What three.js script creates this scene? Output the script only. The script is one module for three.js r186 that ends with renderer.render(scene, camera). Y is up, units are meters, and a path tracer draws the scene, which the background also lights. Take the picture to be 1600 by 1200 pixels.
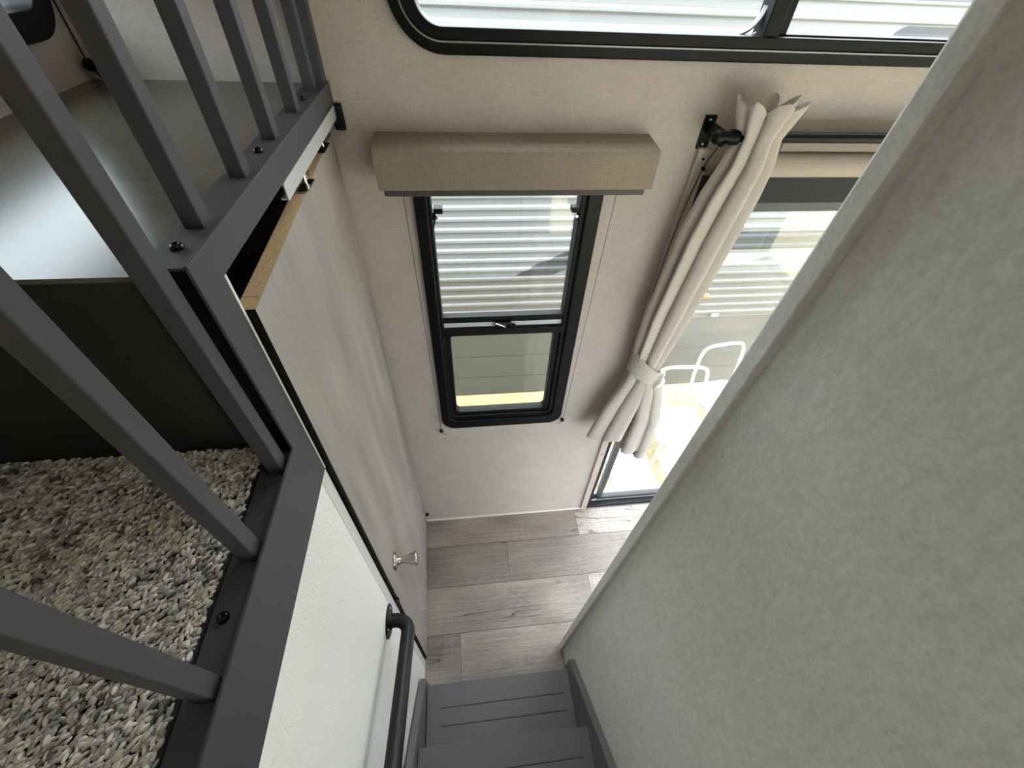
import * as THREE from 'three';
import { RoundedBoxGeometry } from 'three/addons/geometries/RoundedBoxGeometry.js';
import { mergeGeometries } from 'three/addons/utils/BufferGeometryUtils.js';
import { RectAreaLightUniformsLib } from 'three/addons/lights/RectAreaLightUniformsLib.js';

// ---------------------------------------------------------------- camera, sky, exposure
const scene = new THREE.Scene();
const camera = new THREE.PerspectiveCamera(84.16, 4 / 3, 0.02, 100);
{
  const right = new THREE.Vector3(0.99352, 0.03886, 0.10679), forward = new THREE.Vector3(0.10095, -0.72785, -0.67826).normalize();
  right.addScaledVector(forward, -right.dot(forward)).normalize();
  const up = new THREE.Vector3().crossVectors(right, forward);
  const m = new THREE.Matrix4().makeBasis(right, up, forward.clone().negate());
  camera.quaternion.setFromRotationMatrix(m);
  camera.position.set(0, 2.5, 1.2225);
}
{                                                                        // the standard overcast sky: three times as bright overhead as at the horizon
  const w = 64, h = 64, d = new Float32Array(w * h * 4), ZENITH = 15.5;
  for (let j = 0; j < h; j++) for (let i = 0; i < w; i++) {
    const el = ((j + 0.5) / h - 0.5) * Math.PI, L = ZENITH * (1 + 2 * Math.max(0, Math.sin(el))) / 3;
    d.set([0.895 * L, 0.975 * L, 1.03 * L, 1], (j * w + i) * 4);
  }
  const t = new THREE.DataTexture(d, w, h, THREE.RGBAFormat, THREE.FloatType); t.mapping = THREE.EquirectangularReflectionMapping; t.magFilter = THREE.LinearFilter; t.needsUpdate = true;
  scene.background = t;
}
const renderer = new THREE.WebGLRenderer({ antialias: true });
renderer.toneMapping = THREE.LinearToneMapping;
renderer.toneMappingExposure = 1.05;
renderer.shadowMap.enabled = true;
RectAreaLightUniformsLib.init();
const FILL_LAMP_POWER = 6.5;

// ---------------------------------------------------------------- helpers
function rng(seed) { let s = seed >>> 0; return () => { s = (s + 0x6d2b79f5) >>> 0; let t = s; t = Math.imul(t ^ (t >>> 15), t | 1); t ^= t + Math.imul(t ^ (t >>> 7), t | 61); return ((t ^ (t >>> 14)) >>> 0) / 4294967296; }; }
const taken = {};
function numbered(name) { const n = taken[name] = (taken[name] ?? -1) + 1; return n ? `${name}_${String(n).padStart(3, '0')}` : name; }
function tag(o, label, category, group) { o.userData.label = label; o.userData.category = category; if (group) o.userData.group = group; return o; }
function thing(name, label, category, [x, y, z] = [0, 0, 0], group) {
  const o = new THREE.Group(); o.name = numbered(name); o.position.set(x, y, z); scene.add(o);
  return tag(o, label, category, group);
}
// geometry is given in room coordinates; a part is moved into its thing's own frame
function part(name, geo, mat, parent, label) {
  const m = new THREE.Mesh(geo, mat); m.name = parent ? name : numbered(name);
  if (parent) {
    parent.updateMatrixWorld(true);
    m.applyMatrix4(parent.matrixWorld.clone().invert());
    parent.add(m);
  } else scene.add(m);
  if (label) m.userData.label = label;
  return m;
}
function struct(name, geo, mat, label, category) {
  const m = new THREE.Mesh(geo, mat); m.name = numbered(name); m.userData.kind = 'structure';
  if (label) tag(m, label, category); scene.add(m); return m;
}
function metreUV(g, ou = 0, ov = 0, along = 'x') {
  const p = g.attributes.position, n = g.attributes.normal, uv = new Float32Array(p.count * 2);
  for (let i = 0; i < p.count; i++) {
    const ax = Math.abs(n.getX(i)), ay = Math.abs(n.getY(i)), az = Math.abs(n.getZ(i));
    let u, v;
    if (ax >= ay && ax >= az) { u = p.getZ(i); v = p.getY(i); } else if (ay >= az) { u = p.getX(i); v = p.getZ(i); } else { u = p.getX(i); v = p.getY(i); }
    uv[2 * i] = u + ou; uv[2 * i + 1] = v + ov;
  }
  g.setAttribute('uv', new THREE.BufferAttribute(uv, 2)); return g;
}
function B(x0, x1, y0, y1, z0, z1, r = 0, seg = 2) {
  const w = x1 - x0, h = y1 - y0, d = z1 - z0;
  const g = r > 0 ? new RoundedBoxGeometry(w, h, d, seg, Math.min(r, w / 2.01, h / 2.01, d / 2.01)) : new THREE.BoxGeometry(w, h, d);
  g.translate((x0 + x1) / 2, (y0 + y1) / 2, (z0 + z1) / 2);
  return metreUV(g);
}
function merge(list) { return mergeGeometries(list.map(g => { const o = g.index ? g.toNonIndexed() : g; for (const k of Object.keys(o.attributes)) if (!['position', 'normal', 'uv'].includes(k)) o.deleteAttribute(k); return o; }), false); }
function rr(S, x0, x1, y0, y1, r) {
  const s = new S();
  s.moveTo(x0 + r, y0); s.lineTo(x1 - r, y0); s.absarc(x1 - r, y0 + r, r, -Math.PI / 2, 0); s.lineTo(x1, y1 - r); s.absarc(x1 - r, y1 - r, r, 0, Math.PI / 2);
  s.lineTo(x0 + r, y1); s.absarc(x0 + r, y1 - r, r, Math.PI / 2, Math.PI); s.lineTo(x0, y0 + r); s.absarc(x0 + r, y0 + r, r, Math.PI, 1.5 * Math.PI);
  return s;
}
function ring(x0, x1, y0, y1, r, w, z0, z1, bevel = 0.003, ri) {        // a frame in the xy plane between z0 and z1
  const s = rr(THREE.Shape, x0 + bevel, x1 - bevel, y0 + bevel, y1 - bevel, r);
  const [wl, wr, wb, wt] = Array.isArray(w) ? w : [w, w, w, w];
  s.holes.push(rr(THREE.Path, x0 + wl + 0, x1 - wr, y0 + wb, y1 - wt, ri ?? Math.max(0.004, r - wl)));
  const g = new THREE.ExtrudeGeometry(s, { depth: z1 - z0 - 2 * bevel, bevelEnabled: bevel > 0, bevelThickness: bevel, bevelSize: bevel, bevelSegments: 2, curveSegments: 10 });
  g.translate(0, 0, z0 + bevel); return g;
}
function plate(x0, x1, y0, y1, r, z0, z1, bevel = 0) {
  const g = new THREE.ExtrudeGeometry(rr(THREE.Shape, x0 + bevel, x1 - bevel, y0 + bevel, y1 - bevel, r), { depth: z1 - z0 - 2 * bevel, bevelEnabled: bevel > 0, bevelThickness: bevel || 0.001, bevelSize: bevel, bevelSegments: 2, curveSegments: 10 });
  g.translate(0, 0, z0 + bevel); return g;
}
function tube(points, r, seg = 24, rad = 12, closed = false, tension = 0.5) {
  return new THREE.TubeGeometry(new THREE.CatmullRomCurve3(points.map(p => new THREE.Vector3(...p)), closed, 'catmullrom', tension), seg, r, rad, closed);
}
function rod(a, b, r0, r1 = r0, rad = 12) {
  const A = new THREE.Vector3(...a), Bv = new THREE.Vector3(...b), d = Bv.clone().sub(A);
  const g = new THREE.CylinderGeometry(r1, r0, d.length(), rad); g.translate(0, d.length() / 2, 0);
  g.applyQuaternion(new THREE.Quaternion().setFromUnitVectors(new THREE.Vector3(0, 1, 0), d.normalize())); g.translate(...a); return g;
}
function lathe(profile, [x, y, z], dir = [0, 1, 0], seg = 24) {          // profile [radius, distance along dir]
  const g = new THREE.LatheGeometry(profile.map(p => new THREE.Vector2(Math.max(p[0], 1e-5), p[1])), seg);
  g.applyQuaternion(new THREE.Quaternion().setFromUnitVectors(new THREE.Vector3(0, 1, 0), new THREE.Vector3(...dir).normalize())); g.translate(x, y, z); return g;
}
// noise that repeats after a whole number of cells
function noise(seed, nx, ny) {
  const r = rng(seed), a = Float32Array.from({ length: nx * ny }, r), f = t => t * t * (3 - 2 * t);
  return (u, v) => { const x = ((u % 1) + 1) % 1 * nx, y = ((v % 1) + 1) % 1 * ny, i = Math.floor(x), j = Math.floor(y), s = f(x - i), t = f(y - j), i1 = (i + 1) % nx, j1 = (j + 1) % ny;
    return (a[j % ny * nx + i % nx] * (1 - s) + a[j % ny * nx + i1] * s) * (1 - t) + (a[j1 * nx + i % nx] * (1 - s) + a[j1 * nx + i1] * s) * t; };
}
function texture(w, h, fn, sx, sy, srgb = true) {                       // fn(u, v) gives [r, g, b] in 0..1; sx, sy: size of the tile in metres
  const d = new Uint8Array(w * h * 4);
  for (let j = 0; j < h; j++) for (let i = 0; i < w; i++) { const c = fn((i + 0.5) / w, (j + 0.5) / h), k = (j * w + i) * 4; for (let q = 0; q < 3; q++) d[k + q] = Math.max(0, Math.min(255, c[q] * 255)); d[k + 3] = 255; }
  const t = new THREE.DataTexture(d, w, h, THREE.RGBAFormat); t.wrapS = t.wrapT = THREE.RepeatWrapping; t.magFilter = THREE.LinearFilter; t.minFilter = THREE.LinearMipmapLinearFilter; t.generateMipmaps = true;
  t.repeat.set(1 / sx, 1 / sy); if (srgb) t.colorSpace = THREE.SRGBColorSpace; t.needsUpdate = true; return t;
}
const mixc = (a, b, t) => a.map((v, i) => v + (b[i] - v) * t);
const hex = s => [1, 3, 5].map(i => parseInt(s.slice(i, i + 2), 16) / 255);
const M = (color, roughness = 0.6, metalness = 0, extra = {}) => new THREE.MeshStandardMaterial({ color, roughness, metalness, ...extra });

// ---------------------------------------------------------------- materials
const dark = (color, roughness, spec) => new THREE.MeshPhysicalMaterial({ color, roughness, specularIntensity: spec });
function fabricWall(seed, base, amount) {
  const fx = noise(seed, 24, 256), fy = noise(seed + 1, 256, 24), fine = noise(seed + 2, 256, 256), big = noise(seed + 3, 5, 5);
  const c = hex(base);
  const t = texture(512, 512, (u, v) => { const k = 1 + amount * ((fx(u, v) - 0.5) * 0.5 + (fy(u, v) - 0.5) * 0.5 + (fine(u, v) - 0.5) * 0.6 + (big(u, v) - 0.5) * 0.35); return c.map(x => x * k); }, 0.4, 0.4);
  return t;
}
const wallTex = fabricWall(11, '#b3aaa2', 0.10);
const matWall = M(0xffffff, 0.82, 0, { map: wallTex });
const matPartition = (() => {
  const a = noise(31, 90, 40), b = noise(32, 200, 200), c = noise(33, 12, 10), base = hex('#d6d6d0');
  return M(0xffffff, 0.72, 0, { map: texture(512, 512, (u, v) => base.map((x, i) => x * (1 + 0.06 * (a(u, v) - 0.5) + 0.07 * (b(u, v) - 0.5) + 0.025 * (c(u, v) - 0.5))), 0.6, 0.6) });
})();
const matWhiteWall = (() => {
  const a = noise(41, 90, 90), b = noise(42, 230, 230);
  const bump = texture(512, 512, (u, v) => { const k = a(u, v) * 0.6 + b(u, v) * 0.4; return [k, k, k]; }, 0.35, 0.35, false);
  return M(0xe4e3df, 0.7, 0, { bumpMap: bump, bumpScale: 0.0016 });
})();
const matCeiling = M(0xd6d3cd, 0.9);
const matDoor = (() => {                                                 // grey wood print, grain running up and down (v)
  const a = noise(51, 60, 5), b = noise(52, 160, 14), c = noise(53, 9, 5), d = noise(54, 220, 60);
  const lo = hex('#6f6a66'), hi = hex('#a39c95');
  return M(0xffffff, 0.42, 0, { map: texture(512, 1024, (u, v) => mixc(lo, hi, 0.14 + 0.16 * a(u, v) + 0.12 * b(u, v) + 0.48 * c(u, v) + 0.07 * (d(u, v) - 0.5)), 0.55, 1.5) });
})();
const matParticle = (() => {
  const a = noise(61, 120, 60), b = noise(62, 200, 200), lo = hex('#94764e'), hi = hex('#cdb389');
  return M(0xffffff, 0.85, 0, { map: texture(256, 256, (u, v) => mixc(lo, hi, 0.55 * a(u, v) + 0.45 * b(u, v)), 0.12, 0.12) });
})();
const matPlanks = ['#8f857f', '#988e88', '#a0968f'].map((base, n) => {
  const g1 = noise(80 + n, 10, 150), g2 = noise(90 + n, 60, 420), blot = noise(100 + n, 6, 5), field = noise(105 + n, 3, 6), field2 = noise(107 + n, 8, 22), crack = noise(110 + n, 4, 34), gate = noise(115 + n, 5, 6), saw = noise(120 + n, 170, 6), patch = noise(130 + n, 6, 9), fine = noise(135 + n, 256, 256);
  const c = hex(base);
  return M(0xffffff, 0.40, 0, { map: texture(1408, 704, (u, v) => {
    const f = field(u, v) + 0.22 * field2(u, v), q = gate(u, v);
    let k = 1 + 0.13 * (g1(u, v + 0.01 * f) - 0.5) + 0.14 * (g2(u, v) - 0.5) + 0.26 * (blot(u, v) - 0.5) + 0.06 * (fine(u, v) - 0.5);
    k -= 0.13 * Math.max(0, q - 0.4) * Math.pow(0.5 + 0.5 * Math.sin(f * 60 + g1(u, v) * 3), 2);                       // cathedral figure
    const ridge = 1 - Math.abs(2 * crack(u, v) - 1); if (ridge > 0.92 && q > 0.62) k -= (ridge - 0.92) * 5.5 * Math.min(1, (q - 0.62) * 7);   // split grain
    if (patch(v, u) > 0.66) k += 0.16 * (saw(u, v) - 0.5) * Math.min(1, (patch(v, u) - 0.66) * 8);       // saw marks
    return c.map(x => x * k);
  }, 1.3, 0.65) });
});
const matCharcoal = dark(0x424146, 0.5, 0.5);                             // powder-coated railing steel
const matRiser = new THREE.MeshPhysicalMaterial({ color: 0x2b2c29, roughness: 0.8, specularIntensity: 0.3 });
const matStair = (() => {
  const a = noise(141, 200, 200), b = noise(142, 20, 20);
  return M(0x646262, 0.48, 0, { bumpMap: texture(256, 256, (u, v) => { const k = 0.7 * a(u, v) + 0.3 * b(u, v); return [k, k, k]; }, 0.25, 0.25, false), bumpScale: 0.0006 });
})();
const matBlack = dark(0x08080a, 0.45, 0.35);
const matBlackPlastic = dark(0x0b0b0d, 0.5, 0.4);
const matHandrail = dark(0x15161a, 0.4, 0.6);
const matChrome = M(0xc8c8c8, 0.18, 1);
const matNickel = M(0xb9b3aa, 0.26, 1);
const matAlu = M(0xd4d8d8, 0.4, 0.55);
const matWhitePlastic = M(0xe9e9e6, 0.5);
const matBaseWhite = M(0xd8d4cd, 0.55);
const matTrimWood = (() => {
  const a = noise(151, 40, 6), b = noise(152, 120, 20), lo = hex('#a2938a'), hi = hex('#c9bbb0');
  return M(0xffffff, 0.6, 0, { map: texture(256, 512, (u, v) => mixc(lo, hi, 0.55 * a(u, v) + 0.45 * b(u, v)), 0.08, 0.7) });
})();
const matValance = M(0xffffff, 0.88, 0, { map: fabricWall(161, '#877c6e', 0.14) });
const matShadeRail = M(0x403d3a, 0.6);
const matRoll = M(0xffffff, 0.8, 0, { map: fabricWall(171, '#a1968a', 0.1) });
const matCurtain = M(0xffffff, 0.9, 0, { map: fabricWall(181, '#aca49c', 0.10), side: THREE.DoubleSide });
const matCurtainLining = M(0xd9d6d2, 0.8, 0, { side: THREE.DoubleSide });
const matGlass = new THREE.MeshPhysicalMaterial({ color: 0xffffff, roughness: 0.0, transmission: 1, thickness: 0, ior: 1.45 });
const matTintGlass = new THREE.MeshPhysicalMaterial({ color: 0xf4f5f2, roughness: 0.0, transmission: 1, thickness: 0, ior: 1.45 });
const matLoftFloor = (() => {
  const a = noise(191, 4, 14), b = noise(192, 16, 60), c = noise(193, 60, 60), streak = noise(194, 7, 46), gate = noise(195, 8, 8);
  const base = hex('#545149');
  return M(0xffffff, 0.24, 0, { map: texture(512, 512, (u, v) => { let k = 1 + 0.05 * (a(u, v) - 0.5) + 0.05 * (b(u, v) - 0.5) + 0.02 * (c(u, v) - 0.5); const s = streak(u, v); if (s > 0.86 && gate(u, v) > 0.72) k -= (s - 0.86) * 2.6; return base.map(x => x * k); }, 0.9, 0.9) });
})();
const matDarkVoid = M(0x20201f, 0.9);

// ---------------------------------------------------------------- the room
const RX0 = -0.787, RX1 = 3.0, RZ = 2.45, CEIL = 3.4;
const XW = -0.285;                                                      // face of the stairwell's left side
const XP = 0.405;                                                       // face of the partition right of the stairs

// wall with the three openings
const WIN = { x0: -0.128, x1: 0.420, y0: 0.920, y1: 2.065 }, UP = { x0: -0.132, x1: 1.95, y0: 2.303, y1: 2.90 }, PD = { x0: 0.700, x1: 2.50, y0: 0.0, y1: 2.04 };
{
  const s = new THREE.Shape();
  s.moveTo(RX0 - 0.06, -0.06); s.lineTo(PD.x0, -0.06); s.lineTo(PD.x0, PD.y1); s.lineTo(PD.x1, PD.y1); s.lineTo(PD.x1, -0.06); s.lineTo(RX1 + 0.06, -0.06); s.lineTo(RX1 + 0.06, CEIL + 0.06); s.lineTo(RX0 - 0.06, CEIL + 0.06); s.closePath();
  s.holes.push(rr(THREE.Path, WIN.x0 + 0.02, WIN.x1 - 0.02, WIN.y0 + 0.02, WIN.y1 - 0.02, 0.05), rr(THREE.Path, UP.x0 + 0.025, UP.x1 - 0.025, UP.y0 + 0.02, UP.y1 - 0.02, 0.09));
  const g = new THREE.ExtrudeGeometry(s, { depth: 0.06, bevelEnabled: false, curveSegments: 12 }); g.translate(0, 0, -0.06);
  struct('wall_far', metreUV(g), matWall, 'beige fabric-look wall with the windows and the patio door', 'wall');
}
{
  // end wall of the loft, with its own window opening
  const LW = { z0: 0.012, z1: 0.80, y0: 2.322, y1: 2.60 };
  const s = new THREE.Shape(); s.moveTo(-RZ - 0.06, -0.06); s.lineTo(0, -0.06); s.lineTo(0, CEIL + 0.06); s.lineTo(-RZ - 0.06, CEIL + 0.06); s.closePath();
  s.holes.push(rr(THREE.Path, -LW.z1 + 0.02, -LW.z0 - 0.02, LW.y0 + 0.02, LW.y1 - 0.02, 0.06));
  const turn = g => { g.rotateY(Math.PI / 2); return g; };              // x -> -z
  const g = new THREE.ExtrudeGeometry(s, { depth: 0.06, bevelEnabled: false, curveSegments: 12 }); turn(g); g.translate(RX0 - 0.06, 0, 0);
  struct('wall_left', metreUV(g), matWall, 'beige end wall behind the loft railing', 'wall');
  const w = new THREE.Group(); w.name = 'window_3'; w.userData.kind = 'structure'; tag(w, 'black round-cornered window in the loft end wall, cut by the photo corner', 'window'); w.position.set(RX0, LW.y0, 0.4); scene.add(w);
  const f = turn(ring(-LW.z1, -LW.z0, LW.y0, LW.y1, 0.075, 0.042, -0.06, 0.014)); f.translate(RX0, 0, 0); part('window_frame', f, matBlack, w);
  const pg = turn(plate(-LW.z1 + 0.03, -LW.z0 - 0.03, LW.y0 + 0.03, LW.y1 - 0.03, 0.05, -0.032, -0.028)); pg.translate(RX0, 0, 0); part('pane', pg, new THREE.MeshPhysicalMaterial({ color: 0xeef1f1, roughness: 0.0, transmission: 1, thickness: 0, ior: 1.45 }), w);
}
{
  const holes = [[0.55, 2.85, 0.50, 2.08]];  // opening for an added window that lets fill light in from behind
  const s = new THREE.Shape(); s.moveTo(RX0 - 0.06, -0.06); s.lineTo(RX1 + 0.06, -0.06); s.lineTo(RX1 + 0.06, CEIL + 0.06); s.lineTo(RX0 - 0.06, CEIL + 0.06); s.closePath();
  for (const h of holes) s.holes.push(rr(THREE.Path, ...h, 0.06));
  struct('wall_near', metreUV(new THREE.ExtrudeGeometry(s, { depth: 0.06, bevelEnabled: false, curveSegments: 8 }).translate(0, 0, RZ)), matWall, 'beige side wall behind the photographer', 'wall');
  holes.forEach((h, i) => {
    const w = new THREE.Group(); w.name = `window_${4 + i}`; w.userData.kind = 'structure'; tag(w, 'unseen black-framed window added opposite the patio door for fill light', 'window'); w.position.set((h[0] + h[1]) / 2, h[2], RZ); scene.add(w);
    part('window_frame', ring(h[0] - 0.02, h[1] + 0.02, h[2] - 0.02, h[3] + 0.02, 0.08, 0.045, RZ - 0.012, RZ + 0.06), matBlack, w);
    part('pane', plate(h[0] + 0.01, h[1] - 0.01, h[2] + 0.01, h[3] - 0.01, 0.05, RZ + 0.03, RZ + 0.034), matGlass, w);
  });
}
{
  const s = new THREE.Shape(); s.moveTo(-RZ, -0.06); s.lineTo(0, -0.06); s.lineTo(0, CEIL + 0.06); s.lineTo(-RZ, CEIL + 0.06); s.closePath();
  s.holes.push(rr(THREE.Path, -2.3, -0.15, 0.35, 2.10, 0.06));  // unseen window added here to brighten the door and floor
  struct('wall_end', metreUV(new THREE.ExtrudeGeometry(s, { depth: 0.06, bevelEnabled: false, curveSegments: 8 }).rotateY(Math.PI / 2).translate(RX1, 0, 0)), matWall, 'beige wall closing the living area', 'wall');
  const w = new THREE.Group(); w.name = 'window_5'; w.userData.kind = 'structure'; tag(w, 'unseen black-framed window added at the end of the living area for fill light', 'window'); w.position.set(RX1, 0.55, 1.2); scene.add(w);
  part('window_frame', ring(-2.32, -0.13, 0.33, 2.12, 0.08, 0.045, -0.012, 0.06).rotateY(Math.PI / 2).translate(RX1, 0, 0), matBlack, w);
  part('pane', plate(-2.29, -0.16, 0.36, 2.09, 0.05, 0.03, 0.034).rotateY(Math.PI / 2).translate(RX1, 0, 0), matGlass, w);
}
struct('ceiling', B(RX0, RX1, CEIL, CEIL + 0.06, 0, RZ), matCeiling, 'plain white ceiling', 'ceiling');

// floor of single planks
{
  const f = struct('floor', B(RX0, RX1, -0.06, -0.0045, 0, RZ), M(0x1f1c1a, 0.95), 'grey-brown wood-look plank floor', 'floor');
  const rows = [0.0, 0.1775, 0.4055, 0.6375, 0.868, 1.098, 1.328, 1.558, 1.788, 2.018, 2.248, 2.45];
  const joints = [[-0.6, 0.62, 1.84], [-1.0, 0.175, 1.395, 2.6], [-0.6, 0.618, 1.838], [-0.11, 1.11, 2.33], [0.4, 1.62], [-0.2, 1.02, 2.24], [0.1, 1.3, 2.5], [-0.4, 0.8, 2.0], [0.3, 1.5], [-0.1, 1.1], [0.5, 1.7]];
  const r = rng(5);
  for (let i = 0; i + 1 < rows.length; i++) {
    const xs = [-0.335, ...joints[i].filter(x => x > -0.3), RX1];
    for (let j = 0; j + 1 < xs.length; j++) {
      const g = B(xs[j] + 0.001, xs[j + 1] - 0.001, -0.005, 0, rows[i] + 0.0012, rows[i + 1] - 0.0012);
      metreUV(g, r() * 1.3, r() * 0.65); part('plank', g, matPlanks[(i * 2 + j + (r() > 0.5 ? 1 : 0)) % 3], f);
    }
  }
}
// partition to the right of the stairs; its end is a little out of plumb
const PZ1 = 1.40, PZ0 = 0.737, PLEAN = 0.0385;                                       // z at the floor, lean per metre
{
  const s = new THREE.Shape(); s.moveTo(PZ0 + 0.012, 0); s.lineTo(PZ1, 0); s.lineTo(PZ1, CEIL); s.lineTo(PZ0 + 0.012 + PLEAN * CEIL, CEIL); s.closePath();
  const g = new THREE.ExtrudeGeometry(s, { depth: 0.04, bevelEnabled: false }); g.rotateY(-Math.PI / 2); g.translate(XP + 0.04, 0, 0);
  struct('wall_right', metreUV(g), matPartition, 'grey-green partition wall to the right of the stairs', 'wall');
  // proud end trim: a board wrapped round the wall's end, with a rounded front
  const t = new THREE.Shape();
  t.moveTo(XP - 0.016, 0.005); t.lineTo(XP - 0.014, 0.001); t.lineTo(XP - 0.009, 0); t.lineTo(XP + 0.05, 0); t.lineTo(XP + 0.056, 0.005); t.lineTo(XP + 0.056, 0.030); t.lineTo(XP + 0.04, 0.034); t.lineTo(XP + 0.04, 0.012); t.lineTo(XP, 0.012); t.lineTo(XP, 0.031); t.lineTo(XP - 0.0145, 0.031); t.lineTo(XP - 0.016, 0.029); t.closePath();
  const tg = new THREE.ExtrudeGeometry(t, { depth: CEIL, bevelEnabled: false }); tg.rotateX(-Math.PI / 2); // (x, y) -> (x, -z); depth -> y
  const p = tg.attributes.position; for (let i = 0; i < p.count; i++) p.setZ(i, -p.getZ(i) + PZ0 + PLEAN * p.getY(i));
  const idx = []; for (let i = 0; i < p.count; i += 3) idx.push(i, i + 2, i + 1); tg.setIndex(idx); tg.computeVertexNormals();
  struct('trim_1', metreUV(tg), matPartition, 'grey end strip along the partition wall', 'trim');
}
// half wall on the left under the landing rail
struct('wall_stairwell', B(XW - 0.045, XW - 0.0005, 0, 1.774, 0.7755, RZ), matWhiteWall, 'white lightly textured wall below the black landing rail', 'wall');
struct('trim_2', merge([B(XW - 0.045, XW - 0.0005, 0, 1.772, 0.742, 0.7735, 0.0015), B(XW - 0.045, XW - 0.0055, 1.772, 2.2, 0.7446, 0.7735, 0.0015), B(XW - 0.045, XW - 0.0005, 1.772, 2.203, 0.739, 0.7446)]), M(0xc9c8c4, 0.5), 'narrow pale door jamb strip beside the white wall', 'trim');
// loft and landing slabs, with the dark face of the step between them
const LOFT = 2.243, LAND = 1.898;
struct('floor_loft', merge([B(RX0, -0.336, LOFT - 0.006, LOFT, 0.0, 0.806), B(-0.336, XW - 0.006, LOFT - 0.006, LOFT, 0.0, 0.785)]), matLoftFloor, 'pale glossy loft floor behind the railing', 'floor');
struct('floor_landing', B(RX0, XW - 0.002, LAND - 0.05, LAND - 0.004, 0.74, RZ), matRiser, 'landing deck under the grey carpet', 'floor');
const riserShape = new THREE.Shape([[0.70, LAND - 0.05], [0.777, LAND - 0.05], [0.777, LAND], [0.8055, LOFT - 0.006], [0.70, LOFT - 0.006]].map(p => new THREE.Vector2(...p)));
struct('wall_riser', new THREE.ExtrudeGeometry(riserShape, { depth: -0.336 - RX0, bevelEnabled: false }).rotateY(-Math.PI / 2).translate(-0.336, 0, 0), matRiser, 'dark flat face of the step up to the loft', 'wall');
struct('baseboard_far', merge([B(-0.30, PD.x0 - 0.036, 0, 0.014, 0, 0.011, 0.003)]), matBaseWhite, 'thin white bead where the far wall meets the floor', 'baseboard');

// ---------------------------------------------------------------- windows in the far wall
{
  const w = new THREE.Group(); w.name = 'window_1'; w.userData.kind = 'structure'; tag(w, 'tall narrow black-framed window below the beige valance', 'window'); w.position.set(0.146, 0.92, 0); scene.add(w);
  part('window_frame', ring(WIN.x0, WIN.x1, WIN.y0, WIN.y1, 0.058, [0.032, 0.042, 0.045, 0.04], -0.062, 0.013, 0.004, 0.045), matBlack, w);
  part('inner_frame', ring(WIN.x0 + 0.024, WIN.x1 - 0.034, WIN.y0 + 0.036, WIN.y1 - 0.03, 0.05, [0.020, 0.026, 0.034, 0.02], -0.05, 0.002, 0.003, 0.03), matBlackPlastic, w);
  const mid = part('meeting_rail', merge([B(-0.086, 0.362, 1.468, 1.498, -0.045, 0.008, 0.003), B(-0.086, 0.362, 1.520, 1.546, -0.035, -0.004, 0.003)]), matBlackPlastic, w);
  part('weather_strip', B(-0.078, 0.356, 1.499, 1.519, -0.03, -0.008), M(0xcfd6da, 0.4), mid, 'pale strip in the middle rail');
  part('lower_sash', ring(-0.088, 0.364, 0.975, 1.472, 0.03, [0.026, 0.024, 0.032, 0.008], -0.045, -0.008, 0.003, 0.024), matBlackPlastic, w);
  part('pane', B(-0.085, 0.361, 1.53, 2.04, -0.036, -0.032), matGlass, w);
  part('pane', B(-0.075, 0.352, 0.99, 1.475, -0.03, -0.026), matTintGlass, w);
  // latch in the middle of the meeting rail
  const latch = part('latch', merge([B(0.108, 0.166, 1.503, 1.524, -0.004, 0.012, 0.003), B(0.15, 0.182, 1.497, 1.512, -0.004, 0.008, 0.002)]), matBlack, w);
  part('latch_pin', merge([rod([0.142, 1.513, 0.006], [0.142, 1.513, 0.018], 0.007), rod([0.142, 1.513, 0.016], [0.108, 1.53, 0.018], 0.0028)]), matChrome, latch, 'bright metal latch pin');
  for (const s of [-1, 1]) {                                            // stay arms high up on each side
    const xc = s < 0 ? -0.064 : 0.346;
    const a = part('stay_arm', merge([B(xc - 0.012, xc + 0.014, 1.928, 1.944, -0.028, 0.0, 0.002), B(xc - 0.012 * s * -1 - 0.005, xc - 0.012 * s * -1 + 0.004, 1.908, 1.93, -0.026, -0.006), rod([xc + s * 0.008, 1.915, -0.01], [xc + s * 0.028, 1.85, -0.004], 0.0026)]), matBlack, w);
    part('stay_pin', rod([xc + s * 0.006, 1.917, -0.012], [xc + s * 0.006, 1.917, 0.0], 0.0045), matChrome, a);
  }
  const r = [];
  for (const y of [1.0, 1.17, 1.34, 1.6, 1.77, 1.94]) for (const x of [-0.112, 0.40]) r.push(lathe([[0.0035, 0], [0.003, 0.002], [0, 0.0025]], [x, y, 0.0125], [0, 0, 1], 8));
  for (const x of [0.0, 0.146, 0.29]) r.push(lathe([[0.0035, 0], [0.003, 0.002], [0, 0.0025]], [x, 0.942, 0.0125], [0, 0, 1], 8));
  for (const g of r) part('screw', g, matBlackPlastic, w);
}
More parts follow.
